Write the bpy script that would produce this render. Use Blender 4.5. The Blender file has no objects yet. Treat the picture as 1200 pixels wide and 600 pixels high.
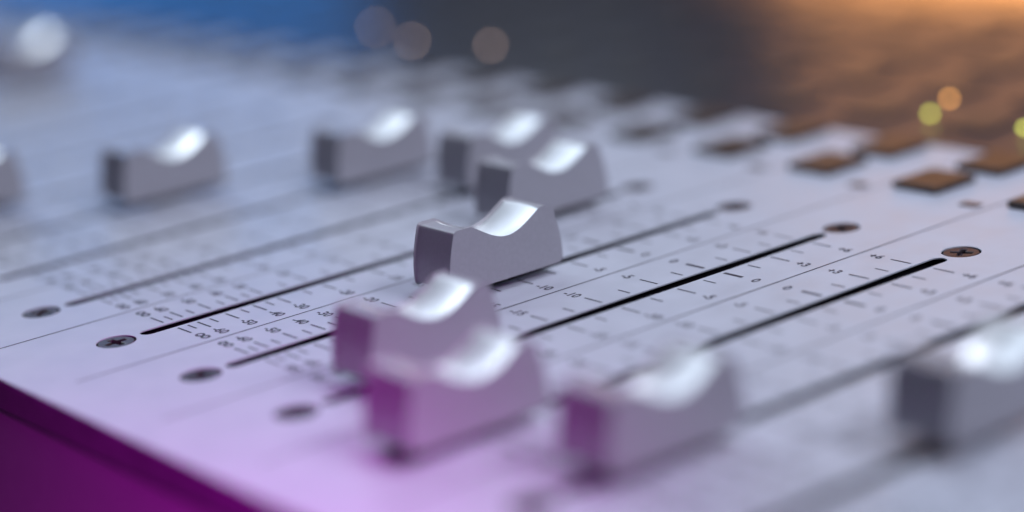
import bpy, bmesh, math, random
from mathutils import Vector, Matrix

random.seed(7)
K = 0.01                     # scene units per millimetre of the console
PITCH = 27.923               # channel pitch, mm
SC = bpy.context.scene
COL = SC.collection

# ------------------------------------------------------------------ camera
cam_d = bpy.data.cameras.new("camera")
cam = bpy.data.objects.new("camera", cam_d)
COL.objects.link(cam)
fwd = Vector((0.58669844, 0.76254522, -0.27259809))
rgt = Vector((0.77386163, -0.62711318, -0.08869743))
dwn = Vector((-0.23858566, -0.15891456, -0.95803082))
loc = Vector((-156.54327, -315.81861, 106.56923)) * K
M = Matrix((rgt, -dwn, -fwd)).transposed().to_4x4()
M.translation = loc
cam.matrix_world = M
cam_d.sensor_width = 36.0
cam_d.lens = 2487.49 / 1200 * 36
cam_d.clip_start = 0.05
cam_d.clip_end = 200
cam_d.dof.use_dof = True
cam_d.dof.focus_distance = 366 * K
cam_d.dof.aperture_fstop = cam_d.lens * 0.001 / (19.3 * K)
SC.camera = cam

# ------------------------------------------------------------------ world, lamps, exposure
w = bpy.data.worlds.new("World")
SC.world = w
w.use_nodes = True
w.node_tree.nodes["Background"].inputs[0].default_value = (0.45, 0.3, 0.85, 1)
w.node_tree.nodes["Background"].inputs[1].default_value = 0.015
SC.view_settings.view_transform = 'Standard'
SC.view_settings.look = 'None'
SC.view_settings.exposure = 0
SC.view_settings.gamma = 1


def P(u, v, z=0.0):
    """console millimetres (along the slot, across the channels towards the camera, up)"""
    return Vector((u * K, -v * K, z * K))


def area(name, at, to, size, size_y, power, col):
    d = bpy.data.lights.new(name, 'AREA')
    d.shape = 'RECTANGLE'
    d.size = size * K
    d.size_y = size_y * K
    d.energy = power
    d.color = col
    o = bpy.data.objects.new(name, d)
    COL.objects.link(o)
    o.location = P(*at)
    o.rotation_euler = (P(*to) - P(*at)).to_track_quat('-Z', 'Y').to_euler()
    return o


def spot(name, at, to, power, col, angle, blend, radius):
    d = bpy.data.lights.new(name, 'SPOT')
    d.energy = power
    d.color = col
    d.spot_size = math.radians(angle)
    d.spot_blend = blend
    d.shadow_soft_size = radius * K
    o = bpy.data.objects.new(name, d)
    COL.objects.link(o)
    o.location = P(*at)
    o.rotation_euler = (P(*to) - P(*at)).to_track_quat('-Z', 'Y').to_euler()
    return o


# overhead studio light, softbox behind, coloured stage lamps, and two lights added for effect
area("overhead_lamp", (180, 75, 440), (140, 80, 0), 130, 130, 84, (0.80, 0.87, 1.0))
area("fill_lamp", (240, 540, 520), (100, 70, 0), 300, 240, 290, (0.82, 0.865, 1.0))
area("back_softbox", (275, -660, 720), (275, 0, 620), 900, 800, 345, (0.72, 0.84, 1.0))
area("added_knob_light", (112, -700, 235), (109, -250, 9), 150, 150, 75, (0.80, 0.90, 1.0))  # added light, placed so its reflection brightens the far upper-left knob
spot("magenta_lamp", (-98, 215, 125), (-46, 92, -8), 240, (0.58, 0.005, 0.56), 46, 1.0, 30)
area("orange_lamp", (760, -360, 125), (330, -20, 0), 330, 150, 40, (1.0, 0.42, 0.14))
spot("orange_boost_spot", (340, -45, 165), (390, -60, 0), 7000, (1.0, 0.40, 0.09), 84, 1.0, 30)  # second orange light, added to strengthen the glow on the upper section
area("blue_lamp", (390, -860, 130), (170, -380, 0), 400, 200, 55, (0.01, 0.25, 0.85))


# ------------------------------------------------------------------ materials
def mat(name, base, rough=0.5, metal=0.0, spec=0.5, emit=None, estr=0.0,
        noise=0.0, nscale=60.0, bump=0.0, bscale=400.0, rvar=0.0, coat=0.0):
    m = bpy.data.materials.new(name)
    m.use_nodes = True
    nt = m.node_tree
    b = nt.nodes["Principled BSDF"]
    b.inputs["Base Color"].default_value = (*base, 1)
    b.inputs["Roughness"].default_value = rough
    b.inputs["Metallic"].default_value = metal
    b.inputs["Specular IOR Level"].default_value = spec
    b.inputs["Coat Weight"].default_value = coat
    if emit:
        b.inputs["Emission Color"].default_value = (*emit, 1)
        b.inputs["Emission Strength"].default_value = estr
    tc = nt.nodes.new("ShaderNodeTexCoord")
    if noise > 0 or rvar > 0:
        n = nt.nodes.new("ShaderNodeTexNoise")
        n.inputs["Scale"].default_value = nscale
        n.inputs["Detail"].default_value = 6
        nt.links.new(tc.outputs["Object"], n.inputs["Vector"])
        if noise > 0:
            r = nt.nodes.new("ShaderNodeMapRange")
            r.inputs["From Min"].default_value = 0.3
            r.inputs["From Max"].default_value = 0.7
            r.inputs["To Min"].default_value = 1 - noise
            r.inputs["To Max"].default_value = 1 + noise
            nt.links.new(n.outputs["Fac"], r.inputs["Value"])
            mx = nt.nodes.new("ShaderNodeVectorMath")
            mx.operation = 'SCALE'
            mx.inputs[0].default_value = base
            nt.links.new(r.outputs["Result"], mx.inputs["Scale"])
            nt.links.new(mx.outputs["Vector"], b.inputs["Base Color"])
        if rvar > 0:
            r2 = nt.nodes.new("ShaderNodeMapRange")
            r2.inputs["From Min"].default_value = 0.3
            r2.inputs["From Max"].default_value = 0.7
            r2.inputs["To Min"].default_value = rough - rvar
            r2.inputs["To Max"].default_value = rough + rvar
            nt.links.new(n.outputs["Fac"], r2.inputs["Value"])
            nt.links.new(r2.outputs["Result"], b.inputs["Roughness"])
    if bump > 0:
        n2 = nt.nodes.new("ShaderNodeTexNoise")
        n2.inputs["Scale"].default_value = bscale
        n2.inputs["Detail"].default_value = 3
        nt.links.new(tc.outputs["Object"], n2.inputs["Vector"])
        bp = nt.nodes.new("ShaderNodeBump")
        bp.inputs["Strength"].default_value = bump
        bp.inputs["Distance"].default_value = 0.002
        nt.links.new(n2.outputs["Fac"], bp.inputs["Height"])
        nt.links.new(bp.outputs["Normal"], b.inputs["Normal"])
    return m


M_PANEL = mat("painted_metal", (0.54, 0.555, 0.65), 0.42, spec=0.25, noise=0.045, nscale=14, bump=0.12, bscale=220, rvar=0.05)
M_PRINT = mat("printed_ink", (0.055, 0.05, 0.075), 0.6, spec=0.3)
M_UPPER = mat("dark_panel", (0.045, 0.045, 0.058), 0.3, spec=0.22, noise=0.1, nscale=6, bump=0.03, bscale=200)
M_SLOT = mat("slot_black", (0.022, 0.018, 0.026), 0.6, spec=0.2)
M_CAP = mat("satin_silver", (0.375, 0.36, 0.41), 0.3, metal=0.0, spec=0.7, noise=0.04, nscale=160, bump=0.05, bscale=320)
M_REST = mat("polished_silver", (0.94, 0.95, 0.97), 0.42, metal=0.9, spec=0.5, noise=0.03, nscale=40)
M_STEM = mat("steel", (0.35, 0.35, 0.36), 0.35, metal=1.0)
M_SCREW = mat("dark_screw", (0.05, 0.035, 0.045), 0.45, metal=0.25, spec=0.4, noise=0.3, nscale=120, bump=0.5, bscale=110)
M_KEY = mat("dark_key", (0.045, 0.03, 0.025), 0.42, spec=0.5, noise=0.1, nscale=30)
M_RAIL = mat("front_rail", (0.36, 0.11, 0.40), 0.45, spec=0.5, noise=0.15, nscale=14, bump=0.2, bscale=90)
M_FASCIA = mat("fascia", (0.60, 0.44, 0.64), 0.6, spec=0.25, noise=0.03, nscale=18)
M_BODY = mat("console_body", (0.03, 0.03, 0.035), 0.5)
M_FLOOR = mat("floor_dark", (0.02, 0.02, 0.024), 0.7, noise=0.2, nscale=2)
M_GREEN = mat("led_green", (0.3, 0.4, 0.05), 0.4, emit=(0.55, 0.62, 0.10), estr=6)
M_AMBER = mat("led_amber", (0.4, 0.25, 0.05), 0.4, emit=(1.0, 0.45, 0.12), estr=6)
M_WARM = mat("led_warm", (0.3, 0.25, 0.2), 0.4, emit=(0.9, 0.6, 0.5), estr=4)
M_BTN = mat("button_dark", (0.05, 0.048, 0.052), 0.34, spec=0.22, noise=0.1, nscale=30)
M_WIN = mat("window_dark", (0.05, 0.035, 0.04), 0.4)


# ------------------------------------------------------------------ helpers
def link(name, me, m, parent=None):
    o = bpy.data.objects.new(name, me)
    COL.objects.link(o)
    if m and not me.materials:
        me.materials.append(m)
    if parent:
        o.parent = parent
    return o


def bm_obj(name, bm, m, parent=None, smooth=False):
    me = bpy.data.meshes.new(name)
    bm.normal_update()
    bm.to_mesh(me)
    bm.free()
    if smooth:
        me.polygons.foreach_set("use_smooth", [True] * len(me.polygons))
    return link(name, me, m, parent)


def empty(name, at=(0, 0, 0)):
    o = bpy.data.objects.new(name, None)
    o.empty_display_size = 0.05
    COL.objects.link(o)
    o.location = P(*at)
    return o


def tag(o, label=None, cat=None, group=None, kind=None):
    if label: o["label"] = label
    if cat: o["category"] = cat
    if group: o["group"] = group
    if kind: o["kind"] = kind
    return o


def box(bm, u0, u1, v0, v1, z0, z1, bevel=0.0, seg=2):
    vs = [bm.verts.new(P(u, v, z)) for z in (z0, z1) for v in (v0, v1) for u in (u0, u1)]
    f = [(0, 1, 3, 2), (4, 6, 7, 5), (0, 4, 5, 1), (2, 3, 7, 6), (0, 2, 6, 4), (1, 5, 7, 3)]
    fs = [bm.faces.new([vs[i] for i in q]) for q in f]
    bmesh.ops.recalc_face_normals(bm, faces=fs)
    if bevel > 0:
        es = list({e for q in fs for e in q.edges})
        bmesh.ops.bevel(bm, geom=es, offset=bevel * K, segments=seg, profile=0.5, affect='EDGES')


def rect_pts(u0, u1, v0, v1, r=0.0, n=5):
    if r <= 0:
        return [(u0, v0), (u1, v0), (u1, v1), (u0, v1)]
    out = []
    for cu, cv, a0 in ((u1 - r, v1 - r, 0), (u0 + r, v1 - r, 90), (u0 + r, v0 + r, 180), (u1 - r, v0 + r, 270)):
        for i in range(n + 1):
            a = math.radians(a0 + 90 * i / n)
            out.append((cu + r * math.cos(a), cv + r * math.sin(a)))
    return out


def circ_pts(cu, cv, r, n=28):
    return [(cu + r * math.cos(2 * math.pi * i / n), cv + r * math.sin(2 * math.pi * i / n)) for i in range(n)]


def plate_mesh(name, loops, thick, bevel):
    """flat plate with holes (first loop is the outline), top at z = 0"""
    cu = bpy.data.curves.new(name, 'CURVE')
    cu.dimensions = '2D'
    cu.fill_mode = 'BOTH'
    for lp in loops:
        s = cu.splines.new('POLY')
        s.points.add(len(lp) - 1)
        for p, (u, v) in zip(s.points, lp):
            p.co = (u * K, -v * K, 0, 1)
        s.use_cyclic_u = True
    cu.extrude = (thick / 2 - bevel) * K
    cu.bevel_depth = bevel * K
    cu.bevel_resolution = 1
    cu.offset = -bevel * K
    t = bpy.data.objects.new(name, cu)
    COL.objects.link(t)
    dg = bpy.context.evaluated_depsgraph_get()
    me = bpy.data.meshes.new_from_object(t.evaluated_get(dg))
    bpy.data.objects.remove(t)
    bpy.data.curves.remove(cu)
    me.name = name
    for v in me.vertices:
        v.co.z -= thick / 2 * K
    return me


# ------------------------------------------------------------------ setting
bm = bmesh.new()
vs = [bm.verts.new(P(u, v, -120)) for u, v in ((-3000, -3000), (3000, -3000), (3000, 3000), (-3000, 3000))]
bm.faces.new(vs[::-1])
tag(bm_obj("floor", bm, M_FLOOR), kind="structure")

# ------------------------------------------------------------------ the console
CH0, CH1 = -17, 6
V0, V1 = (CH0 - 0.5) * PITCH, (CH1 + 0.9) * PITCH
console = empty("mixing_console", (0, 0, -118))
tag(console, "large pale grey mixing console with fader slots, dark keys and a dark front rail", "mixing console")
OFF = P(0, 0, 118)


def part(o):
    o.parent = console
    o.location = OFF
    return o


SLOT0, SLOT1, SW = 4.8, 115.4, 1.5
FRONT, SEAM = -22.3, 177.5
loops = [rect_pts(FRONT, SEAM, V0, V1)]
for k in range(CH0, CH1 + 1):
    c = k * PITCH
    loops.append(rect_pts(SLOT0, SLOT1, c - SW, c + SW, SW * 0.98, 5))
    loops.append(circ_pts(0, c, 3.45))
    loops.append(circ_pts(120, c, 3.45))
panel = part(link("fader_panel", plate_mesh("fader_panel", loops, 0.34, 0.08), M_PANEL))

# body under the plates
bm = bmesh.new()
box(bm, FRONT + 20, 430, V0 + 2, V1 - 2, -118, -18)
part(bm_obj("body", bm, M_BODY))

# slot wells
bm = bmesh.new()
u0, u1, h, zt, zb = SLOT0 - 2, SLOT1 + 2, SW + 1.2, -0.36, -14
q = [bm.verts.new(P(u, v, z)) for z in (zt, zb) for v in (-h, h) for u in (u0, u1)]
for f in ((4, 5, 7, 6), (0, 1, 5, 4), (2, 6, 7, 3), (0, 4, 6, 2), (1, 3, 7, 5)):
    bm.faces.new([q[i] for i in f])
well0 = bm_obj("fader_slot", bm, M_SLOT)
well0.parent = panel


# recessed cross-head screws
def screw_mesh():
    r, a, b = 3.15, 1.95, 0.52
    cross = [(b, b), (b, a), (-b, a), (-b, b), (-a, b), (-a, -b), (-b, -b), (-b, -a), (b, -a), (b, -b), (a, -b), (a, b)]
    me = plate_mesh("screw", [circ_pts(0, 0, r, 36), cross], 1.2, 0.16)
    bm = bmesh.new()
    bm.from_mesh(me)
    # dished bottom of the cross recess and the dark countersink ring
    cv = bm.verts.new(P(0, 0, -1.1))
    ring = [bm.verts.new(P(u, v, -0.75)) for u, v in circ_pts(0, 0, 2.2, 16)]
    for i in range(16):
        f = bm.faces.new((cv, ring[i], ring[(i + 1) % 16]))
    bm.to_mesh(me)
    bm.free()
    me.materials.clear()
    me.materials.append(M_SCREW)
    return me


sme = screw_mesh()


def cup_mesh():
    bm = bmesh.new()
    top = [bm.verts.new(P(u, v, -0.35)) for u, v in circ_pts(0, 0, 4.0)]
    bot = [bm.verts.new(P(u, v, -2.2)) for u, v in circ_pts(0, 0, 3.9)]
    n = len(top)
    for i in range(n):
        bm.faces.new((top[i], top[(i + 1) % n], bot[(i + 1) % n], bot[i]))
    bm.faces.new(bot)
    me = bpy.data.meshes.new("screw_recess")
    bm.to_mesh(me)
    bm.free()
    me.materials.append(M_SLOT)
    return me


cme = cup_mesh()

# printed scale: ticks on both sides of the slot and numbers
LONG = [(10.7, "\u221e"), (14.6, "-60"), (20.3, "-50"), (26.0, "-40"), (31.1, "-30"), (40.8, "-20"), (51.6, "-15"),
        (63.6, "-10"), (76.35, "-5"), (87.5, "0"), (99.05, "+3"), (109.7, "+6")]
SHORT = [12.6, 17.0, 23.3, 28.5, 36.5, 45.8, 57.5, 70.0, 82.4, 93.2, 104.1]


def text_mesh(body, size):
    c = bpy.data.curves.new("t", 'FONT')
    c.body = body
    c.size = size
    c.resolution_u = 3
    c.align_x = 'CENTER'
    c.offset = 0.0006
    t = bpy.data.objects.new("t", c)
    COL.objects.link(t)
    dg = bpy.context.evaluated_depsgraph_get()
    me = bpy.data.meshes.new_from_object(t.evaluated_get(dg))
    bpy.data.objects.remove(t)
    bpy.data.curves.remove(c)
    return me


def scale_mesh():
    bm = bmesh.new()
    Z = 0.03

    def quad(ua, ub, va, vb):
        q = [bm.verts.new(P(u, v, Z)) for u, v in ((ua, va), (ub, va), (ub, vb), (ua, vb))]
        bm.faces.new(q[::-1])

    for u, s in LONG:
        t = 0.38 if s == "0" else 0.2
        for sg in (-1, 1):
            quad(u - t, u + t, sg * 2.5, sg * 7.0)
        me = text_mesh(s, (4.2 if s == "\u221e" else 2.75) * K)
        for sg in (-1, 1):
            # glyph x runs across the channels (towards +v), glyph y runs along +u
            tm = Matrix.Translation(P(u - 0.95, sg * 10.25, Z)) @ Matrix(((0, 1, 0, 0), (-1, 0, 0, 0), (0, 0, 1, 0), (0, 0, 0, 1)))
            tmp = me.copy()
            tmp.transform(tm)
            bm.from_mesh(tmp)
            bpy.data.meshes.remove(tmp)
        bpy.data.meshes.remove(me)
    for u in SHORT:
        for sg in (-1, 1):
            quad(u - 0.18, u + 0.18, sg * 2.6, sg * 5.6)
    for f in bm.faces:
        f.material_index = 0
        if f.normal.z < 0:
            f.normal_flip()
    me = bpy.data.meshes.new("fader_scale")
    bm.to_mesh(me)
    bm.free()
    me.materials.clear()
    me.materials.append(M_PRINT)
    return me


scm = scale_mesh()
bm = bmesh.new()
q = [bm.verts.new(P(u, v, 0.03)) for u, v in ((-15, -0.18), (176, -0.18), (176, 0.18), (-15, 0.18))]
bm.faces.new(q[::-1])
dme = bpy.data.meshes.new("divider_line")
bm.to_mesh(dme)
bm.free()
dme.materials.append(M_PRINT)

# dark square keys on the pale panel
bm = bmesh.new()
box(bm, -6.0, 6.0, -5.6, 5.6, 0.0, 1.5, 0.4, 2)
kme = bpy.data.meshes.new("square_key")
bm.to_mesh(kme)
bm.free()
kme.materials.append(M_KEY)
bm = bmesh.new()
box(bm, -1.2, 1.2, -2.0, 2.0, -0.3, 0.25, 0.1, 1)
wme = bpy.data.meshes.new("indicator_window")
bm.to_mesh(wme)
bm.free()
wme.materials.append(M_WIN)

for k in range(CH0, CH1 + 1):
    c = k * PITCH
    o = well0 if k == CH0 else well0.copy()
    if k != CH0:
        COL.objects.link(o)
    o.parent = panel
    o.location = P(0, c, 0)
    for u in (0, 120):
        s = link("screw", sme, None, panel)
        s.location = P(u, c, -0.12)
        s.rotation_euler = (0, 0, random.uniform(0, 1.5))
        s = link("screw_recess", cme, None, panel)
        s.location = P(u, c, 0)
    s = link("fader_scale", scm, None, panel)
    s.location = P(0, c, 0)
    s = link("divider_line", dme, None, panel)
    s.location = P(0, c + PITCH / 2, 0)
    for u, dv in ((152.5, -0.2), (169.5, -0.14)):
        s = link("square_key", kme, None, panel)
        s.location = P(u, c + dv * PITCH, 0)
    s = link("indicator_window", wme, None, panel)
    s.location = P(144.7, c + 0.35 * PITCH, 0)

# dark upper control section, slightly tilted up
TILT = math.radians(3)
upper = link("control_panel", plate_mesh("control_panel", [rect_pts(0, 250, V0, V1)], 1.4, 0.18), M_UPPER)
part(upper)
upper.location = OFF + P(SEAM + 0.6, 0, 0.3)
upper.rotation_euler = (0, -TILT, 0)
bm = bmesh.new()
box(bm, -6.0, 6.0, -6.5, 6.5, 0.0, 0.7, 0.3, 2)
bme = bpy.data.meshes.new("push_button")
bm.to_mesh(bme)
bm.free()
bme.materials.append(M_BTN)
for k in range(-13, 3):
    for r in range(6):
        s = link("push_button", bme, None, upper)
        s.location = P(16 + 21 * r, (k + 0.12 * (r % 2)) * PITCH, 0)

bm = bmesh.new()
bmesh.ops.create_uvsphere(bm, u_segments=12, v_segments=8, radius=0.6 * K)
lme = bpy.data.meshes.new("indicator_light")
bm.to_mesh(lme)
bm.free()


bpy.context.view_layer.update()
UPINV = upper.matrix_world.inverted()


def led(u, v, z, m):
    me = lme.copy()
    me.materials.append(m)
    s = link("indicator_light", me, None, upper)
    s.location = UPINV @ P(u, v, z)


led(191.6, 16.3, 2.5, M_GREEN)
led(198.1, 16.3, 4.5, M_AMBER)
led(190.5, 42.3, 2.5, M_GREEN)
led(175.4, -168.0, 10, M_WARM)
led(167.2, -139.6, 10, M_WARM)
led(173.0, -113.3, 10, M_WARM)

# front rail and the fascia below the panel's front edge


def sweep(name, prof, m):
    bm = bmesh.new()
    a = [bm.verts.new(P(u, V0, z)) for u, z in prof]
    b = [bm.verts.new(P(u, V1, z)) for u, z in prof]
    n = len(prof)
    for i in range(n):
        bm.faces.new((a[i], a[(i + 1) % n], b[(i + 1) % n], b[i]))
    bm.faces.new(a)
    bm.faces.new(b)
    bmesh.ops.recalc_face_normals(bm, faces=bm.faces[:])
    return part(bm_obj(name, bm, m))


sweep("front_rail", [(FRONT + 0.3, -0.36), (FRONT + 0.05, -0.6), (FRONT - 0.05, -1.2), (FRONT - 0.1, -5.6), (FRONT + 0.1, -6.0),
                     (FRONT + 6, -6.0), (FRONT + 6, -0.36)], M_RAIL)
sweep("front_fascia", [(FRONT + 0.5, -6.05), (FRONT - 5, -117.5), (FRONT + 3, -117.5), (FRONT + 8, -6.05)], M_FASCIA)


# ------------------------------------------------------------------ fader knobs
HW = 5.3       # half width
ZT, ZB = 12.5, 2.3
SC_HALF, SC_MID = 7.7, 0.6   # finger hollow: half length, centre


DEPTH = 3.35    # depth of the hollow at the cap's sides
DISH = 1.2      # extra depth along its middle


def lip(v):
    return SC_HALF + 0.9 * max(0.0, 1 - (v / HW) ** 2)


def hollow(u, v):
    q = max(0.0, 1 - (v / HW) ** 2)
    t = min(1.0, abs(u) / lip(v))
    return ZT - (DEPTH + DISH * q) * (0.72 * (1 - t * t) + 0.28 * math.cos(math.pi * t / 2) ** 2)


def cap_profile(v):
    half = lip(v)
    raw = []

    def seg(p, q, m):
        for i in range(m):
            raw.append((p[0] + (q[0] - p[0]) * i / m, p[1] + (q[1] - p[1]) * i / m))

    def ends(s):
        out = []
        for i in range(40):
            t = i / 39
            z = ZT + (ZB - ZT) * t
            u = 10.5 + 1.65 * math.sin(t * math.pi * 0.60)
            out.append((s * u, z))
        return out
    seg((-10.5, ZT), (SC_MID - half, ZT), 22)
    m = 90
    for i in range(m):
        u = -half + 2 * half * i / m
        raw.append((SC_MID + u, hollow(u, v)))
    seg((SC_MID + half, ZT), (10.5, ZT), 22)
    raw += ends(1)[:-1]
    e = ends(1)[-1]
    seg(e, (-e[0], e[1]), 60)
    raw += ends(-1)[::-1][:-1]
    for sg_it in range(3):
        n = len(raw)
        raw = [((raw[i - 1][0] + 2 * raw[i][0] + raw[(i + 1) % n][0]) / 4,
                (raw[i - 1][1] + 2 * raw[i][1] + raw[(i + 1) % n][1]) / 4) for i in range(n)]
    return raw


def inset(pts, d):
    n = len(pts)
    out = []
    for i in range(n):
        ax, az = pts[i - 1]
        bx, bz = pts[(i + 1) % n]
        tx, tz = bx - ax, bz - az
        L = math.hypot(tx, tz) or 1
        out.append((pts[i][0] + d * tz / L, pts[i][1] - d * tx / L))
    return out


bm = bmesh.new()
rb = 0.4
layers = []
for j in range(5):
    a = math.pi / 2 * j / 4
    layers.append((-(HW - rb) - rb * math.cos(a), rb * (1 - math.sin(a))))
NM = 14
mid = [(-(HW - rb) + 2 * (HW - rb) * (j + 1) / (NM + 1), 0.0) for j in range(NM)]
layers = layers + mid + [(-v, d) for v, d in layers[::-1]]
rings = []
for v, d in layers:
    rings.append([bm.verts.new(P(u, v, z)) for u, z in inset(cap_profile(v), -d)])
n = len(rings[0])
for r0, r1 in zip(rings, rings[1:]):
    for i in range(n):
        f = bm.faces.new((r0[i], r0[(i + 1) % n], r1[(i + 1) % n], r1[i]))
        f.smooth = True
for rg in (rings[0], rings[-1]):
    bm.faces.new(rg)
bmesh.ops.recalc_face_normals(bm, faces=bm.faces[:])
cap_me = bpy.data.meshes.new("cap")
bm.to_mesh(cap_me)
bm.free()
cap_me.materials.append(M_CAP)

# polished finger rest lying in the hollow
bm = bmesh.new()
rows = []
NU, NV = 56, 16
for i in range(NU + 1):
    row = []
    for j in range(NV + 1):
        v = (HW - 0.28) * (-1 + 2 * j / NV)
        u = (lip(v) - 0.15) * (-1 + 2 * i / NU)
        row.append(bm.verts.new(P(u + SC_MID, v, hollow(u, v) + 0.09)))
    rows.append(row)
for i in range(NU):
    for j in range(NV):
        bm.faces.new((rows[i][j], rows[i][j + 1], rows[i + 1][j + 1], rows[i + 1][j])).smooth = True
bmesh.ops.recalc_face_normals(bm, faces=bm.faces[:])
if sum(f.normal.z for f in bm.faces) < 0:
    bmesh.ops.reverse_faces(bm, faces=bm.faces[:])
bnd = [e for e in bm.edges if e.is_boundary]
ext = bmesh.ops.extrude_edge_only(bm, edges=bnd)
for g in ext["geom"]:
    if isinstance(g, bmesh.types.BMVert):
        g.co.z -= 0.3 * K
rest_me = bpy.data.meshes.new("finger_rest")
bm.to_mesh(rest_me)
bm.free()
rest_me.materials.append(M_REST)

bm = bmesh.new()
box(bm, -3.5, 3.5, -0.55, 0.55, -8, 5, 0.1, 1)
stem_me = bpy.data.meshes.new("stem")
bm.to_mesh(stem_me)
bm.free()
stem_me.materials.append(M_STEM)

KNOBS = [
    (1, 59.5, "silver fader knob in sharp focus at the centre of the console"),
    (0, 95.0, "slightly blurred silver fader knob right behind the sharp centre knob"),
    (-1, 106.8, "blurred silver fader knob partly hidden behind the knob next to the sharp one"),
    (-2, 93.8, "blurred silver fader knob left of the pair behind the sharp centre knob"),
    (-3, 58.3, "blurred blue-tinted fader knob standing alone on the left of the console"),
    (-4, 24.0, "fader knob cut off by the left edge of the photo, only its end showing"),
    (-9, 109.0, "far fader knob melted into a pale glowing spot in the upper left corner"),
    (2, 23.2, "blurred purple-tinted fader knob directly in front of the sharp centre knob"),
    (3, 9.5, "strongly blurred magenta-shaded fader knob lowest in the foreground, nearest the front rail"),
    (4, 21.5, "blurred foreground fader knob with purple shade, between the magenta knob and the right-hand one"),
    (5, 56.0, "blurred grey fader knob cut off by the right edge of the photo"),
]
for k, u, lab in KNOBS:
    o = empty("fader_knob", (u, k * PITCH + 0.3, 0))
    tag(o, lab, "fader knob", "fader knobs on the console")
    link("cap", cap_me, None, o)
    link("finger_rest", rest_me, None, o)
    link("stem", stem_me, None, o)
